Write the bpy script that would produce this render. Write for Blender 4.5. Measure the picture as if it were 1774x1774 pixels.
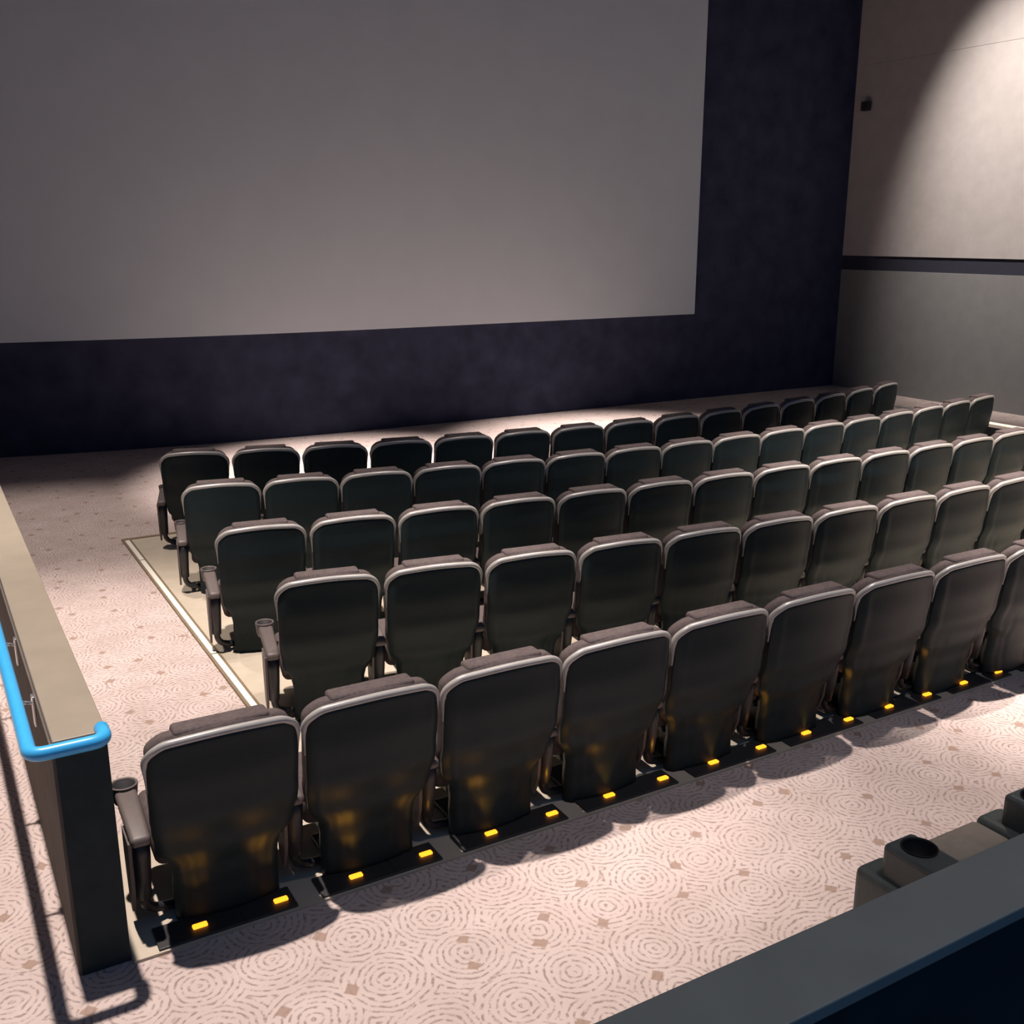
import bpy, bmesh, math, random
from mathutils import Vector

# ------------------------------------------------------------------ camera, world, lights, exposure
# World axes: X runs along the seat rows, Y towards the screen, Z up (metres).
for o in list(bpy.data.objects):
    bpy.data.objects.remove(o)
scn = bpy.context.scene
C = scn.collection
PI = math.pi
F_PX, Y_HOR, CAM_H = 1800.0, 405.0, 2.7
cam_d = bpy.data.cameras.new('camera')
cam_d.sensor_width = 36.0
cam_d.lens = 36.0 * F_PX / 1774.0
cam_d.clip_end = 100
cam = bpy.data.objects.new('camera', cam_d)
cam.location = (0, 0, CAM_H)
cam.rotation_euler = (PI / 2 - math.atan((887 - Y_HOR) / F_PX), 0, -math.radians(30))
C.objects.link(cam)
scn.camera = cam

scn.view_settings.view_transform = 'Standard'
scn.view_settings.look = 'None'
scn.view_settings.gamma = 1
scn.view_settings.use_curve_mapping = False
scn.view_settings.exposure = 0.0

w = bpy.data.worlds.new('dim_room_air')
scn.world = w
w.use_nodes = True
w.node_tree.nodes['Background'].inputs[0].default_value = (0.13, 0.37, 0.88, 1)
w.node_tree.nodes['Background'].inputs[1].default_value = 0.26

CEIL = 9.0


def downlight(x, y, watt, half_deg, col=(1.0, 0.86, 0.80), blend=0.6, rad=0.10, tx=None, ty=None, z=CEIL - 0.06):
    d = bpy.data.lights.new('downlight_or_fill', 'SPOT')
    d.energy = watt
    d.color = col
    d.spot_size = math.radians(2 * half_deg)
    d.spot_blend = blend
    d.shadow_soft_size = rad
    o = bpy.data.objects.new('downlight_or_fill', d)
    o.location = (x, y, z)
    if tx is not None:
        v = Vector((tx, ty, 0)) - Vector((x, y, z))
        o.rotation_euler = v.to_track_quat('-Z', 'Y').to_euler()
    C.objects.link(o)
    return o


downlight(0.3, 5.1, 4800, 26)
downlight(5.1, 5.1, 2900, 26)
downlight(8.2, 4.4, 8200, 25)
downlight(3.4, 0.9, 480, 26)  # fill lamp, added to brighten the tier wall cap and the consoles
downlight(10.9, 6.8, 4600, 17)
downlight(0.4, 9.0, 1900, 23)
downlight(4.4, 11.1, 10500, 17.5, col=(1.0, 0.88, 0.84), blend=0.9)
downlight(8.2, 11.1, 10500, 17.5, col=(1.0, 0.88, 0.84), blend=0.9)
downlight(11.2, 10.3, 4300, 22, col=(1.0, 0.90, 0.85), blend=1.0, tx=17.2, ty=10.3)


# ------------------------------------------------------------------ materials
def new_mat(name):
    m = bpy.data.materials.new(name)
    m.use_nodes = True
    nt = m.node_tree
    b = nt.nodes['Principled BSDF']
    return m, nt, b


def plain(name, col, rough=0.5, metal=0.0, spec=0.5, noise=0.0, nscale=30.0, bump=0.0, bscale=200.0):
    m, nt, b = new_mat(name)
    b.inputs['Roughness'].default_value = rough
    b.inputs['Metallic'].default_value = metal
    b.inputs['Specular IOR Level'].default_value = spec
    tc = nt.nodes.new('ShaderNodeTexCoord')
    n = nt.nodes.new('ShaderNodeTexNoise')
    n.inputs['Scale'].default_value = nscale
    n.inputs['Detail'].default_value = 4
    nt.links.new(tc.outputs['Object'], n.inputs['Vector'])
    r = nt.nodes.new('ShaderNodeValToRGB')
    lo = [max(0, c * (1 - noise)) for c in col]
    hi = [min(1, c * (1 + noise)) for c in col]
    r.color_ramp.elements[0].position = 0.3
    r.color_ramp.elements[0].color = (*lo, 1)
    r.color_ramp.elements[1].position = 0.7
    r.color_ramp.elements[1].color = (*hi, 1)
    nt.links.new(n.outputs['Fac'], r.inputs['Fac'])
    nt.links.new(r.outputs['Color'], b.inputs['Base Color'])
    if bump:
        n2 = nt.nodes.new('ShaderNodeTexNoise')
        n2.inputs['Scale'].default_value = bscale
        nt.links.new(tc.outputs['Object'], n2.inputs['Vector'])
        bp = nt.nodes.new('ShaderNodeBump')
        bp.inputs['Strength'].default_value = bump
        bp.inputs['Distance'].default_value = 0.004
        nt.links.new(n2.outputs['Fac'], bp.inputs['Height'])
        nt.links.new(bp.outputs['Normal'], b.inputs['Normal'])
    return m


def emit(name, col, strength):
    m, nt, b = new_mat(name)
    b.inputs['Base Color'].default_value = (*col, 1)
    b.inputs['Emission Color'].default_value = (*col, 1)
    b.inputs['Emission Strength'].default_value = strength
    return m


def carpet_mat():
    m, nt, b = new_mat('ringed_carpet')
    N, L = nt.nodes.new, nt.links.new
    b.inputs['Roughness'].default_value = 0.95
    b.inputs['Specular IOR Level'].default_value = 0.1
    tc = N('ShaderNodeTexCoord')
    wob = N('ShaderNodeTexNoise')
    wob.inputs['Scale'].default_value = 14
    wob.inputs['Detail'].default_value = 3
    L(tc.outputs['Object'], wob.inputs['Vector'])
    sub = N('ShaderNodeVectorMath'); sub.operation = 'SUBTRACT'
    sub.inputs[1].default_value = (0.5, 0.5, 0.5)
    L(wob.outputs['Color'], sub.inputs[0])
    sc = N('ShaderNodeVectorMath'); sc.operation = 'SCALE'
    sc.inputs['Scale'].default_value = 0.035
    L(sub.outputs[0], sc.inputs[0])
    add = N('ShaderNodeVectorMath'); add.operation = 'ADD'
    L(tc.outputs['Object'], add.inputs[0]); L(sc.outputs[0], add.inputs[1])
    v = N('ShaderNodeTexVoronoi')
    v.voronoi_dimensions = '2D'
    v.inputs['Scale'].default_value = 3.3
    v.inputs['Randomness'].default_value = 0.38
    L(add.outputs[0], v.inputs['Vector'])
    # rings
    mu = N('ShaderNodeMath'); mu.operation = 'MULTIPLY'; mu.inputs[1].default_value = 2 * PI * 11.0
    L(v.outputs['Distance'], mu.inputs[0])
    sn = N('ShaderNodeMath'); sn.operation = 'SINE'
    L(mu.outputs[0], sn.inputs[0])
    ring = N('ShaderNodeValToRGB')
    ring.color_ramp.elements[0].position = 0.50
    ring.color_ramp.elements[1].position = 0.95
    ad = N('ShaderNodeMath'); ad.operation = 'MULTIPLY_ADD'; ad.inputs[1].default_value = 0.5; ad.inputs[2].default_value = 0.5
    L(sn.outputs[0], ad.inputs[0])
    L(ad.outputs[0], ring.inputs['Fac'])
    # dashes that break the rings up
    da = N('ShaderNodeTexNoise'); da.inputs['Scale'].default_value = 42; da.inputs['Detail'].default_value = 2
    L(tc.outputs['Object'], da.inputs['Vector'])
    dr = N('ShaderNodeValToRGB')
    dr.color_ramp.elements[0].position = 0.38
    dr.color_ramp.elements[1].position = 0.60
    L(da.outputs['Fac'], dr.inputs['Fac'])
    mm = N('ShaderNodeMath'); mm.operation = 'MULTIPLY'
    L(ring.outputs['Color'], mm.inputs[0]); L(dr.outputs['Color'], mm.inputs[1])
    mm2 = N('ShaderNodeMath'); mm2.operation = 'MULTIPLY'; mm2.inputs[1].default_value = 0.72
    L(mm.outputs[0], mm2.inputs[0])
    # yarn variation
    yn = N('ShaderNodeTexNoise'); yn.inputs['Scale'].default_value = 3.0; yn.inputs['Detail'].default_value = 8
    L(tc.outputs['Object'], yn.inputs['Vector'])
    base = N('ShaderNodeValToRGB')
    base.color_ramp.elements[0].position = 0.3; base.color_ramp.elements[0].color = (0.50, 0.41, 0.37, 1)
    base.color_ramp.elements[1].position = 0.7; base.color_ramp.elements[1].color = (0.60, 0.505, 0.465, 1)
    L(yn.outputs['Fac'], base.inputs['Fac'])
    mx = N('ShaderNodeMix'); mx.data_type = 'RGBA'
    L(mm2.outputs[0], mx.inputs['Factor'])
    L(base.outputs['Color'], mx.inputs['A'])
    mx.inputs['B'].default_value = (0.21, 0.155, 0.135, 1)
    # brown lozenges at the junctions of the rings
    v2 = N('ShaderNodeTexVoronoi')
    v2.voronoi_dimensions = '2D'
    v2.distance = 'MANHATTAN'
    v2.inputs['Scale'].default_value = 2.9
    v2.inputs['Randomness'].default_value = 0.75
    L(add.outputs[0], v2.inputs['Vector'])
    sp = N('ShaderNodeValToRGB')
    sp.color_ramp.elements[0].position = 0.085
    sp.color_ramp.elements[0].color = (0.85, 0.85, 0.85, 1)
    sp.color_ramp.elements[1].position = 0.105
    sp.color_ramp.elements[1].color = (0, 0, 0, 1)
    L(v2.outputs['Distance'], sp.inputs['Fac'])
    mx2 = N('ShaderNodeMix'); mx2.data_type = 'RGBA'
    L(sp.outputs['Color'], mx2.inputs['Factor'])
    L(mx.outputs['Result'], mx2.inputs['A'])
    mx2.inputs['B'].default_value = (0.32, 0.225, 0.175, 1)
    L(mx2.outputs['Result'], b.inputs['Base Color'])
    bp = N('ShaderNodeBump'); bp.inputs['Strength'].default_value = 0.35; bp.inputs['Distance'].default_value = 0.006
    fi = N('ShaderNodeTexNoise'); fi.inputs['Scale'].default_value = 260
    L(tc.outputs['Object'], fi.inputs['Vector'])
    L(fi.outputs['Fac'], bp.inputs['Height'])
    L(bp.outputs['Normal'], b.inputs['Normal'])
    return m


M = {
    'carpet': carpet_mat(),
    'dark_carpet': plain('dark_tier_carpet', (0.05, 0.045, 0.05), 0.95, noise=0.3),
    'vinyl': plain('beige_vinyl', (0.50, 0.44, 0.34), 0.6, noise=0.06, nscale=8),
    'vinyl_edge': plain('brown_edge_trim', (0.20, 0.15, 0.09), 0.6, noise=0.1),
    'white_strip': plain('white_edge_strip', (0.85, 0.82, 0.72), 0.5, noise=0.03),
    'black_wall': plain('black_masking_cloth', (0.042, 0.046, 0.080), 0.95, spec=0.1, noise=0.25, nscale=3),
    'screen': plain('screen_vinyl', (0.58, 0.63, 0.655), 0.85, spec=0.15, noise=0.02, nscale=2),
    'wall_cloth_low': plain('lower_wall_cloth', (0.21, 0.21, 0.205), 0.95, spec=0.1, noise=0.05, nscale=5, bump=0.2, bscale=300),
    'wall_cloth': plain('grey_beige_wall_cloth', (0.40, 0.37, 0.35), 0.95, spec=0.1, noise=0.05, nscale=5, bump=0.2, bscale=300),
    'band': plain('dark_band', (0.022, 0.024, 0.038), 0.8, noise=0.15),
    'ceiling': plain('dark_ceiling', (0.05, 0.05, 0.06), 0.9, noise=0.1),
    'cap': plain('half_wall_cap', (0.27, 0.235, 0.18), 0.5, noise=0.05, nscale=6),
    'cap_dark': plain('dark_wall_cap', (0.24, 0.265, 0.235), 0.55, noise=0.06, nscale=6),
    'half_wall': plain('dark_green_wall_cloth', (0.030, 0.040, 0.042), 0.9, spec=0.15, noise=0.15, nscale=10),
    'half_wall_side': plain('grey_brown_wall_side', (0.12, 0.105, 0.09), 0.85, spec=0.2, noise=0.12, nscale=6),
    'blue': plain('blue_painted_rail', (0.05, 0.43, 0.84), 0.30, noise=0.04),
    'steel': plain('bracket_steel', (0.7, 0.7, 0.72), 0.3, metal=0.9),
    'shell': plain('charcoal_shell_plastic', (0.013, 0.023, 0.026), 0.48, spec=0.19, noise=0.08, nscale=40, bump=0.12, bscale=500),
    'rim': plain('rim_painted_highlight', (0.36, 0.35, 0.325), 0.33, spec=0.9, noise=0.05, nscale=40),  # pale tone paints the overhead highlight onto the charcoal rim
    'fabric': plain('grey_brown_seat_cloth', (0.105, 0.085, 0.082), 0.95, spec=0.15, noise=0.18, nscale=60, bump=0.4, bscale=400),
    'arm': plain('arm_plastic', (0.115, 0.095, 0.088), 0.5, noise=0.06),
    'black_metal': plain('black_powder_coat', (0.020, 0.021, 0.025), 0.45, noise=0.1),
    'cup_dark': plain('black_cup_well', (0.008, 0.008, 0.010), 0.7),
    'console': plain('dark_green_console_plastic', (0.085, 0.105, 0.10), 0.5, noise=0.08, bump=0.1),
    'tan': plain('taupe_seat_vinyl', (0.34, 0.295, 0.235), 0.6, noise=0.08),
    'amber': emit('amber_light', (1.0, 0.33, 0.015), 2.4),
    'strip_shade': plain('painted_strip_shade', (0.03, 0.03, 0.03), 0.5),  # near-black tone for the painted shade behind the last row
}


# ------------------------------------------------------------------ mesh helpers
def mesh_obj(name, bm, mat, parent=None, smooth=False, loc=None):
    bmesh.ops.recalc_face_normals(bm, faces=bm.faces)
    me = bpy.data.meshes.new(name)
    bm.to_mesh(me)
    bm.free()
    me.materials.append(M[mat])
    if smooth:
        for p in me.polygons:
            p.use_smooth = True
    o = bpy.data.objects.new(name, me)
    C.objects.link(o)
    if parent:
        o.parent = parent
    if loc:
        o.location = loc
    return o


def add_box(bm, x0, x1, y0, y1, z0, z1, bev=0.0, seg=2):
    t = bmesh.new()
    r = bmesh.ops.create_cube(t, size=1)
    for v in r['verts']:
        v.co = Vector((x0 + (v.co.x + .5) * (x1 - x0), y0 + (v.co.y + .5) * (y1 - y0), z0 + (v.co.z + .5) * (z1 - z0)))
    if bev:
        bmesh.ops.bevel(t, geom=t.edges[:], offset=bev, segments=seg, profile=0.5, affect='EDGES')
    me = bpy.data.meshes.new('tmp')
    t.to_mesh(me)
    t.free()
    bm.from_mesh(me)
    bpy.data.meshes.remove(me)


def box(name, x0, x1, y0, y1, z0, z1, mat, parent=None, bev=0.0, seg=2, smooth=False):
    bm = bmesh.new()
    add_box(bm, x0, x1, y0, y1, z0, z1, bev, seg)
    return mesh_obj(name, bm, mat, parent, smooth)


def add_tube(bm, pts, rad, seg=10, caps=True):
    pts = [Vector(p) for p in pts]
    rads = rad if isinstance(rad, (list, tuple)) else [rad] * len(pts)
    rings = []
    up = None
    for i, p in enumerate(pts):
        d = (pts[min(i + 1, len(pts) - 1)] - pts[max(i - 1, 0)]).normalized()
        if up is None:
            a = Vector((0, 0, 1)) if abs(d.z) < 0.9 else Vector((0, 1, 0))
            up = (a - d * a.dot(d)).normalized()
        else:
            up = (up - d * up.dot(d)).normalized()
        s = d.cross(up)
        rings.append([bm.verts.new(p + (up * math.cos(2 * PI * k / seg) + s * math.sin(2 * PI * k / seg)) * rads[i]) for k in range(seg)])
    for a, b in zip(rings, rings[1:]):
        for k in range(seg):
            bm.faces.new((a[k], a[(k + 1) % seg], b[(k + 1) % seg], b[k]))
    if caps:
        bm.faces.new(rings[0][::-1])
        bm.faces.new(rings[-1])


def add_lathe(bm, prof, cx, cy, seg=20):
    """closed lathe from a list of (radius, z)"""
    rings = []
    for r, z in prof:
        if r < 1e-6:
            rings.append([bm.verts.new((cx, cy, z))])
        else:
            rings.append([bm.verts.new((cx + r * math.cos(2 * PI * k / seg), cy + r * math.sin(2 * PI * k / seg), z)) for k in range(seg)])
    for a, b in zip(rings, rings[1:]):
        for k in range(seg):
            k2 = (k + 1) % seg
            if len(a) == 1 and len(b) == 1:
                continue
            if len(a) == 1:
                bm.faces.new((a[0], b[k2], b[k]))
            elif len(b) == 1:
                bm.faces.new((a[k], a[k2], b[0]))
            else:
                bm.faces.new((a[k], a[k2], b[k2], b[k]))


def round_path(pts, r, n=6):
    """polyline with rounded corners"""
    P = [Vector(p) for p in pts]
    out = [P[0]]
    for a, b, c in zip(P, P[1:], P[2:]):
        u = (a - b).normalized(); v = (c - b).normalized()
        rr = min(r, (a - b).length * .49, (c - b).length * .49)
        s, e = b + u * rr, b + v * rr
        for k in range(n + 1):
            t = k / n
            out.append(s * (1 - t) ** 2 + b * 2 * t * (1 - t) + e * t * t)
    out.append(P[-1])
    return out


def tag(o, label=None, cat=None, group=None, kind=None):
    if label: o['label'] = label
    if cat: o['category'] = cat
    if group: o['group'] = group
    if kind: o['kind'] = kind
    return o


def empty(name, loc=(0, 0, 0), rz=0.0):
    o = bpy.data.objects.new(name, None)
    o.empty_display_size = 0.1
    o.location = loc
    o.rotation_euler = (0, 0, rz)
    C.objects.link(o)
    return o


def copy_tree(o, parent=None):
    c = o.copy()
    C.objects.link(c)
    c.parent = parent
    for ch in list(o.children):
        copy_tree(ch, c)
    return c


ORD = ['', 'first', 'second', 'third', 'fourth', 'fifth', 'sixth', 'seventh', 'eighth', 'ninth', 'tenth', 'eleventh',
       'twelfth', 'thirteenth', 'fourteenth', 'fifteenth', 'sixteenth', 'seventeenth', 'eighteenth', 'nineteenth', 'twentieth']

# ------------------------------------------------------------------ the setting
XL, XR = -2.35, 14.75


def wall_y(x):
    return 13.63 + 0.021 * max(0.0, 6.0 - x) ** 2


# carpeted floor
tag(box('floor', XL - .2, XR + .2, 1.30, 15.6, -0.2, 0.0, 'carpet'),
    'pinkish beige carpet with a pattern of concentric rings', 'floor', kind='structure')
# upper tier behind the low wall on which the viewer stands
tag(box('floor_upper', XL, XR, -5.0, 1.25, -0.2, 0.75, 'dark_carpet'),
    'dark carpeted upper tier behind the low wall', 'floor', kind='structure')


def curved_slab(name, x0, x1, z0, z1, off, th, mat):
    bm = bmesh.new()
    n = 40
    A = []
    for i in range(n + 1):
        x = x0 + (x1 - x0) * i / n
        y = wall_y(x) - off
        A.append([bm.verts.new((x, y, z0)), bm.verts.new((x, y, z1)), bm.verts.new((x, y + th, z1)), bm.verts.new((x, y + th, z0))])
    for a, b in zip(A, A[1:]):
        for k in range(4):
            bm.faces.new((a[k], a[(k + 1) % 4], b[(k + 1) % 4], b[k]))
    bm.faces.new(A[0]); bm.faces.new(A[-1][::-1])
    return mesh_obj(name, bm, mat)


tag(curved_slab('wall_front', XL - .2, XR + .2, 0.0, CEIL, 0.0, 0.2, 'black_wall'),
    'black cloth wall below and beside the cinema screen', 'wall', kind='structure')
wr = tag(box('wall_right', XR, XR + .2, -5.0, 13.9, 0.0, CEIL, 'band'),
         'side wall of grey beige cloth panels split by a dark band', 'wall', kind='structure')
for z0, z1 in ((0.0, 2.085), (2.325, 5.4585), (5.4615, 8.6)):
    box('panel', XR - .05, XR + .001, -5.0, 13.64, z0, z1, 'wall_cloth_low' if z0 < 1 else 'wall_cloth', wr, bev=0.003)
tag(box('trim_1', XR - .025, XR + .002, -5.0, 13.64, 2.08, 2.33, 'band'),
    'dark horizontal band across the side wall', 'trim', kind='structure')
wl = tag(box('wall_left', XL - .2, XL, 1.25, 15.0, 0.0, CEIL, 'wall_cloth'),
         'grey beige cloth side wall beyond the blue-railed aisle', 'wall', kind='structure')
tag(box('ceiling', XL - .2, XR + .2, 1.0, 15.6, CEIL, CEIL + .2, 'ceiling'),
    'dark ceiling of the auditorium', 'ceiling', kind='structure')

# beige vinyl under the seat rows, an L in plan, with its white edge strip
PX = 1.50
plat = tag(box('floor_vinyl', PX, 11.0, 4.60, 9.58, 0.0, 0.012, 'vinyl'),
           'beige vinyl floor under the seat rows', 'floor', kind='structure')
box('rear_section', 0.445, 11.0, 3.66, 4.60, 0.0, 0.012, 'vinyl', plat)
box('edge_trim', PX - .045, PX + .030, 4.60, 9.58, 0.0, 0.016, 'vinyl_edge', plat)
box('edge_trim', PX - .045, 11.0, 9.58, 9.63, 0.0, 0.016, 'vinyl_edge', plat)
y = 4.62
for ln in (1.9, 2.35, 0.68):
    box('edge_strip', PX - .030, PX + .008, y, y + ln - 0.02, 0.0, 0.026, 'white_strip', plat, bev=0.003)
    y += ln

# cinema screen
tag(curved_slab('cinema_screen', XL + .1, 11.32, 1.42, 8.2, 0.05, 0.05, 'screen'),
    'huge blank pale cinema screen on the black wall', 'screen')

# small dark box on the side wall beside the screen corner
sp = tag(empty('wall_fixture', (XR - .05, 13.30, 4.70)), 'small dark box fixed high on the panelled wall near the screen corner', 'fixture')
box('body', -.13, -.03, -.07, .07, 0.02, .17, 'black_metal', sp, bev=.01)
box('bracket', -.04, 0.002, -.03, .03, .06, .14, 'black_metal', sp)

# ------------------------------------------------------------------ half wall with the blue handrail
HX0, HX1, HY0, HZ = 0.265, 0.44, 3.69, 0.965
hw = tag(box('half_wall', HX0, HX1, HY0, 12.4, 0.0, HZ - .03, 'half_wall'),
         'low dividing wall with beige cap beside the blue handrail', 'wall', kind='structure')
box('side_panel', HX0 - .012, HX0 + .001, HY0 + .004, 12.38, 0.0, HZ - .034, 'half_wall_side', hw)
for k, (a, b_) in enumerate(((HY0 + .012, 6.0), (6.004, 9.2), (9.204, 12.4))):
    box('cap', HX0 - .004, HX1 + .004, a, b_, HZ - .032, HZ, 'cap', hw, bev=0.004)
hr = tag(empty('handrail', (HX0, HY0, 0)), 'bright blue tubular handrail wrapping the end of the low wall', 'handrail')
bm = bmesh.new()
rail_x, rz_ = -0.085, 0.97
pth = round_path([(rail_x, 8.6, rz_), (rail_x, -0.075, rz_), (HX1 - HX0 - .012, -0.075, rz_), (HX1 - HX0 - .012, 0.03, rz_)], 0.055, 7)
add_tube(bm, pth, 0.026, 14)
mesh_obj('rail', bm, 'blue', hr, smooth=True)
for yy in (0.55, 1.25, 2.4, 3.6, 4.8, 6.0, 7.2):
    bm = bmesh.new()
    add_tube(bm, round_path([(rail_x, yy, rz_ - .01), (rail_x + .02, yy, rz_ - .06), (-0.010, yy, rz_ - .075)], .02, 4), 0.008, 8)
    br = mesh_obj('bracket', bm, 'steel', hr, smooth=True)
    bm = bmesh.new()
    add_box(bm, -.022, -.010, yy - .022, yy + .022, rz_ - .17, rz_ - .04, 0.004)
    mesh_obj('mounting_plate', bm, 'steel', br)

# half wall on the far side
rwx = 11.4
rw = tag(box('half_wall', rwx, rwx + .12, 3.7, 10.4, 0.0, 0.41, 'half_wall'),
         'low dark wall with pale cap between the seats and panelled wall', 'wall', kind='structure')
box('cap', rwx - .01, rwx + .13, 3.7, 10.4, .405, .445, 'white_strip', rw, bev=.006)

# low wall in front of the upper tier
fw = tag(box('wall_tier', 0.30, XR, 1.262, 1.44, 0.0, 1.12, 'half_wall'),
         'low dark wall edging the upper tier behind the cup-holder seats', 'wall', kind='structure')
box('cap', 0.30, XR, 1.252, 1.452, 1.115, 1.15, 'cap_dark', fw, bev=0.004)

# ------------------------------------------------------------------ the cinema seat
SH_B, SH_T = 0.0, 0.885


def lerp_tab(tab, x):
    for (a, va), (b, vb) in zip(tab, tab[1:]):
        if x <= b:
            t = max(0, (x - a) / (b - a))
            t = t * t * (3 - 2 * t)
            return va + (vb - va) * t
    return tab[-1][1]


W_TAB = [(0.0, .202), (.24, .203), (.30, .212), (.42, .261), (.55, .275), (.8, .277), (1.0, .273)]
Y_TAB = [(0.0, .012), (.14, .016), (.26, .002), (.42, -.045), (.62, -.097), (.82, -.117), (1.0, -.12)]


def ztop(s):
    a = abs(s)
    u = min(1.0, max(0, (a - .72) / .28))
    return SH_T - .028 * a * a - .072 * (1 - math.sqrt(1 - u * u))


def shell_pt(s, t, off=0.0):
    zt = ztop(s)
    z = SH_B + (zt - SH_B) * t
    q = (z - SH_B) / (SH_T - SH_B)
    x = s * lerp_tab(W_TAB, q)
    y = lerp_tab(Y_TAB, q) + .040 * abs(s) ** 2.2 + .020 * max(0, (abs(s) - .85) / .15) ** 2
    # raised border, sunk panel
    border = min((1 - abs(s)) * .28, zt - z)
    k = min(1, max(0, (border - .045) / .012))
    y += .005 * k
    # two creases in the lower back
    if q < .52:
        cx = .085 + .10 * q
        f = math.exp(-((abs(x) - cx) / .010) ** 2) * min(1, (.52 - q) / .12) * min(1, q / .12)
        y += .006 * f
    return Vector((x, y + off, z))


def build_seat():
    root = empty('cinema_chair')
    # ---- back shell
    ns, nt_ = 36, 34
    bm = bmesh.new()
    G = [[[], []] for _ in range(nt_ + 1)]
    for j in range(nt_ + 1):
        for i in range(ns + 1):
            s = math.sin(PI / 2 * (-1 + 2 * i / ns))
            p = shell_pt(s, j / nt_)
            G[j][0].append(bm.verts.new(p))
            G[j][1].append(bm.verts.new((p.x * .985, p.y + .028, p.z)))
    for j in range(nt_):
        for i in range(ns):
            bm.faces.new((G[j][0][i], G[j][0][i + 1], G[j + 1][0][i + 1], G[j + 1][0][i]))
            bm.faces.new((G[j][1][i], G[j + 1][1][i], G[j + 1][1][i + 1], G[j][1][i + 1]))
        for i in (0, ns):
            bm.faces.new((G[j][0][i], G[j + 1][0][i], G[j + 1][1][i], G[j][1][i]))
    for i in range(ns):
        for j in (0, nt_):
            bm.faces.new((G[j][0][i], G[j][0][i + 1], G[j][1][i + 1], G[j][1][i]))
    shell = mesh_obj('back_shell', bm, 'shell', root, smooth=True)
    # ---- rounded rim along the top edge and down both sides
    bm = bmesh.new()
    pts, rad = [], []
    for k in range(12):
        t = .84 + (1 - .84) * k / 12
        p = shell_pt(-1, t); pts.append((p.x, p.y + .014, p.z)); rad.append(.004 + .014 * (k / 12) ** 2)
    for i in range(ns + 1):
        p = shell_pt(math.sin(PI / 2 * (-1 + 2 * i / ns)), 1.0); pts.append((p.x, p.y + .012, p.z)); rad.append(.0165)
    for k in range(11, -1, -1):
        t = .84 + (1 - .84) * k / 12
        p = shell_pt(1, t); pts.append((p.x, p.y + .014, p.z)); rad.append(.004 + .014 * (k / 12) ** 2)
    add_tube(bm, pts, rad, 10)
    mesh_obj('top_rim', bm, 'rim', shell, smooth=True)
    # ---- padded front of the back, with the head pad standing proud in the middle
    bm = bmesh.new()
    ns2, nt2 = 28, 20
    F, Bk = [], []
    for j in range(nt2 + 1):
        fr, bk = [], []
        for i in range(ns2 + 1):
            s = math.sin(PI / 2 * (-1 + 2 * i / ns2))
            t = .36 + .64 * j / nt2
            p = shell_pt(s, t)
            q = j / nt2
            edge = min(1, (1 - abs(s)) / .16) ** .5 if abs(s) < 1 else 0
            topf = min(1, (1 - q) / .10) ** .5 if q < 1 else 0
            lift = 0.020 * q ** 6
            bk.append(bm.verts.new((p.x * .97, p.y + .026, p.z + lift)))
            th = .062 + .036 * edge * topf
            fr.append(bm.verts.new((p.x * .97, p.y + .026 + th, p.z + lift)))
        F.append(fr); Bk.append(bk)
    for j in range(nt2):
        for i in range(ns2):
            bm.faces.new((F[j][i], F[j + 1][i], F[j + 1][i + 1], F[j][i + 1]))
            bm.faces.new((Bk[j][i], Bk[j][i + 1], Bk[j + 1][i + 1], Bk[j + 1][i]))
        for i in (0, ns2):
            bm.faces.new((F[j][i], F[j + 1][i], Bk[j + 1][i], Bk[j][i]))
    for i in range(ns2):
        for j in (0, nt2):
            bm.faces.new((F[j][i], F[j][i + 1], Bk[j][i + 1], Bk[j][i]))
    cush = mesh_obj('back_cushion', bm, 'fabric', root, smooth=True)
    bm = bmesh.new()
    add_box(bm, -.175, .175, 0, .095, -.19, .0, 0.016, 3)
    for v in bm.verts:
        v.co.z += ztop(v.co.x / .30) + .033
        v.co.y += -.12 + .028 + .04 * abs(v.co.x / .28) ** 2.2
    mesh_obj('head_pad', bm, 'fabric', cush, smooth=True)
    # ---- seat cushion
    bm = bmesh.new()
    add_box(bm, -.250, .250, .12, .52, .22, .36, 0.04, 4)
    for v in bm.verts:
        v.co.z += .03 * max(0, (v.co.y - .17) / .33)
    mesh_obj('seat_cushion', bm, 'fabric', root, smooth=True)
    box('seat_pan', -.19, .19, .13, .46, .185, .225, 'black_metal', root, bev=.012)
    # ---- pedestal
    ped = box('pedestal', -.075, .075, .14, .32, .0, .19, 'black_metal', root, bev=.012)
    box('base_plate', -.16, .16, .11, .36, .0, .028, 'black_metal', ped, bev=.008)
    arm_set(root, -1)
    return root


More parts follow.
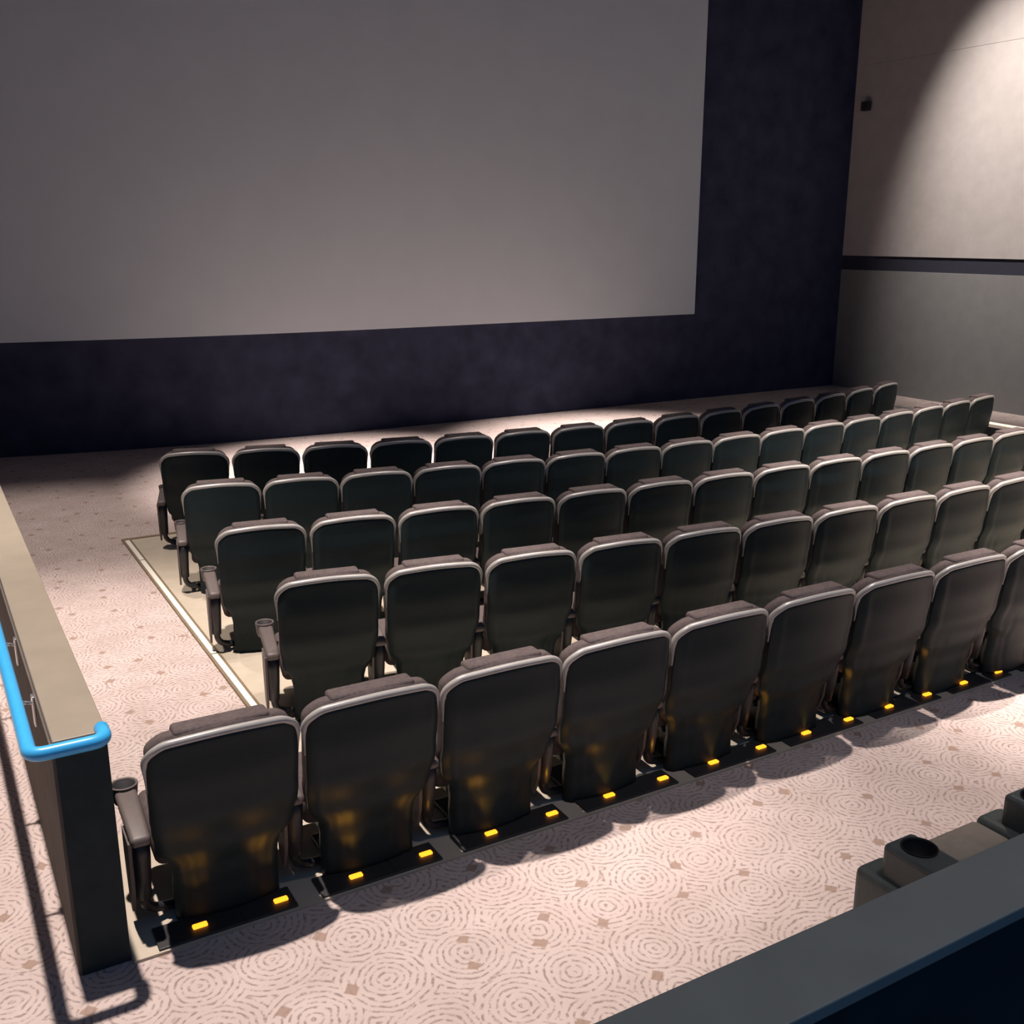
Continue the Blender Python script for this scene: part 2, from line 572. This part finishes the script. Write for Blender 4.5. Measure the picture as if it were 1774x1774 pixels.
def arm_set(root, side):
    ax = side * .308
    # pad, sloping up to the cup holder in front
    bm = bmesh.new()
    add_box(bm, -.041, .041, -.16, .17, -.022, .022, 0.018, 3)
    for v in bm.verts:
        yy = v.co.y
        v.co = Vector((ax + v.co.x * (1 - .12 * max(0, -yy / .16)), yy + .17, .425 + v.co.z + .055 * (yy + .16) / .33))
    arm = mesh_obj('armrest', bm, 'arm', root, smooth=True)
    bm = bmesh.new()
    zc = .51
    add_lathe(bm, [(0, zc - .085), (.040, zc - .085), (.048, zc - .06), (.054, zc - .004), (.053, zc), (.046, zc), (.044, zc - .004), (.040, zc - .07), (0, zc - .07)], ax, .365, 20)
    cup = mesh_obj('cup_holder', bm, 'arm', arm, smooth=True)
    bm = bmesh.new()
    add_lathe(bm, [(.0, zc - .056), (.0400, zc - .056), (.0428, zc - .007), (.0418, zc - .007), (.0390, zc - .053), (0, zc - .053)], ax, .365, 20)
    mesh_obj('cup_well', bm, 'cup_dark', arm, smooth=True)
    # upright under the rear end of the pad, its lower end curling in under the seat
    bm = bmesh.new()
    prof = [(.42, .046, .060, .075), (.34, .044, .058, .078), (.25, .040, .052, .084), (.14, .034, .042, .095)]
    rings = []
    for z, hx, hy, yc in prof:
        rings.append([bm.verts.new((ax + hx * math.cos(2 * PI * k / 14) * .85, yc + hy * math.sin(2 * PI * k / 14), z)) for k in range(14)])
    for a, b in zip(rings, rings[1:]):
        for k in range(14):
            bm.faces.new((a[k], a[(k + 1) % 14], b[(k + 1) % 14], b[k]))
    bm.faces.new(rings[0]); bm.faces.new(rings[-1])
    up = mesh_obj('arm_upright', bm, 'black_metal', root, smooth=True)
    bm = bmesh.new()
    add_tube(bm, round_path([(ax, .095, .20), (ax, .10, .075), (ax - side * .10, .13, .035), (ax - side * .20, .16, .022)], .09, 6), 0.020, 10)
    mesh_obj('foot_tube', bm, 'black_metal', up, smooth=True)
    # side shroud on the outside of the upright
    bm = bmesh.new()
    vs = [(.04, .415), (.18, .425), (.185, .31), (.16, .12), (.11, .07), (.07, .17)]
    a = [bm.verts.new((ax + side * .030, yv, zv)) for yv, zv in vs]
    b = [bm.verts.new((ax + side * .044, yv, zv)) for yv, zv in vs]
    bm.faces.new(a); bm.faces.new(b[::-1])
    for k in range(len(vs)):
        k2 = (k + 1) % len(vs)
        bm.faces.new((a[k], a[k2], b[k2], b[k]))
    mesh_obj('arm_shroud', bm, 'arm', root)


proto = build_seat()
# rows: (count, quadratic of x over index, quadratic of y over index) for the top of the back
ROWS = [
    (15, (0.0022, 0.5767, 1.9793), (0.0127, -0.1835, 8.8455), 'row nearest the screen'),
    (16, (-0.0001, 0.5828, 1.8774), (0.0080, -0.1241, 7.5597), 'second row from the screen'),
    (14, (-0.0005, 0.5979, 1.7956), (0.0050, -0.0890, 6.2757), 'third row from the screen'),
    (11, (0.0001, 0.5984, 1.8073), (0.0070, -0.1055, 5.0969), 'fourth row from the screen'),
    (9, (0.0005, 0.6167, 0.8549), (0.0, -0.0084, 3.6433), 'row above the amber floor lights'),
]
first = True
for r, (cnt, ce, cn, rn) in enumerate(ROWS):
    for i in range(cnt):
        X = ce[0] * i * i + ce[1] * i + ce[2]
        Y = cn[0] * i * i + cn[1] * i + cn[2]
        dx = 2 * ce[0] * i + ce[1]
        dy = 2 * cn[0] * i + cn[1]
        h = math.atan2(dy, dx)
        nx, ny = -math.sin(h), math.cos(h)
        o = proto if first else copy_tree(proto)
        first = False
        o.location = (X + .12 * nx, Y + .12 * ny, 0.012)
        o.rotation_euler = (0, 0, h)
        if r == 4:
            o.scale = (1.055, 1, .98)
        tag(o, '%s dark high-backed chair from the blue-railed aisle, %s' % (ORD[i + 1], rn), 'chair', 'cinema chairs, ' + rn)
        if i == cnt - 1:
            last = o
    if r < 2:
        arm_set(last, 1)
# tiny amber lamp on the aisle arm of the row nearest the screen
row1 = [o for o in C.objects if o.get('group') == 'cinema chairs, row nearest the screen' and o['label'].startswith('first')][0]
box('arm_lamp', -.366, -.350, .15, .19, .33, .355, 'amber', row1, bev=.004)

# ------------------------------------------------------------------ amber floor lights along the rear edge of the vinyl
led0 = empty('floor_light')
# the black strip paints deep seat shade onto the vinyl; it stops short to the right of every second light, leaving a gap between two chairs
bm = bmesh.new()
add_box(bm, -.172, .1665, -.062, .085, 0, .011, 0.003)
shade = mesh_obj('base_strip', bm, 'strip_shade', led0)
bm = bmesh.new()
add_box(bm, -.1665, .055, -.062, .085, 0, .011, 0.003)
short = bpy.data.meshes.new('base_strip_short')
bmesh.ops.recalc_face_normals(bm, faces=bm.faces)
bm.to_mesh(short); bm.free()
short.materials.append(M['strip_shade'])
bm = bmesh.new()
add_box(bm, -.030, .030, -.014, .014, .010, .022, 0.006, 2)
mesh_obj('lens', bm, 'amber', led0, smooth=True)
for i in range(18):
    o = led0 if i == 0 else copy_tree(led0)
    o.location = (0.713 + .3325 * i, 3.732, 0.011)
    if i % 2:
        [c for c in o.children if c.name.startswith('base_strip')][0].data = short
    tag(o, '%s small amber floor light from the blue-railed low wall' % ORD[i + 1], 'light', 'amber floor lights behind the seats')
    d = bpy.data.lights.new('amber_glow', 'SPOT')
    d.energy = 0.45
    d.color = (1.0, 0.45, 0.05)
    d.spot_size = math.radians(60)
    d.spot_blend = 1.0
    d.shadow_soft_size = 0.012
    g = bpy.data.objects.new('amber_glow', d)
    C.objects.link(g)
    g.parent = o
    g.location = (0, 0, .03)
    g.rotation_euler = (PI - .05, 0, 0)

# ------------------------------------------------------------------ folded seats with cup-holder consoles before the upper tier
def console_seat(x, lab):
    t = empty('folding_chair', (x, 1.46, 0))
    tag(t, lab, 'chair', 'folding chairs by the upper tier wall')
    st = box('arm_stand', -.033, .115, .12, .655, 0.0, .62, 'console', t, bev=.030, seg=4, smooth=True)
    bm = bmesh.new()
    # console with a cup well
    add_box(bm, 0, .145, .12, .575, .585, .74, .022, 3)
    con = mesh_obj('console', bm, 'console', t, smooth=True)
    # the cup well is sunk into the top of the console
    cut = bpy.data.meshes.new('tmp_cut')
    bm = bmesh.new()
    add_lathe(bm, [(0, .755), (.056, .755), (.052, .665), (0, .665)], .080, .49, 28)
    bmesh.ops.recalc_face_normals(bm, faces=bm.faces)
    bm.to_mesh(cut); bm.free()
    co = bpy.data.objects.new('tmp_cut', cut)
    C.objects.link(co)
    co.parent = t
    md = con.modifiers.new('well', 'BOOLEAN')
    md.object = co; md.operation = 'DIFFERENCE'; md.solver = 'EXACT'
    dg = bpy.context.evaluated_depsgraph_get()
    nm = bpy.data.meshes.new_from_object(con.evaluated_get(dg))
    con.modifiers.clear()
    con.data = nm
    bpy.data.objects.remove(co)
    for p in nm.polygons:
        p.use_smooth = False
    bm = bmesh.new()
    add_lathe(bm, [(.0, .664), (.050, .664), (.0530, .675), (.0565, .738), (.0600, .744), (.0565, .7455), (.0535, .738), (.049, .668), (0, .668)], .080, .49, 28)
    mesh_obj('cup_well', bm, 'cup_dark', con, smooth=True)
    box('seat_cushion', .155, .585, .47, .645, .12, .62, 'tan', t, bev=.03, seg=3, smooth=True)
    box('back_cushion', .13, .60, .03, .14, .25, .93, 'tan', t, bev=.03, seg=3, smooth=True)
    box('base', .15, .59, .10, .50, 0.0, .14, 'black_metal', t, bev=.01)
    return t


for i in range(4):
    console_seat(2.60 + .632 * i, '%s folding chair with cup-holder console from the open end, below the tier wall' % ORD[i + 1])
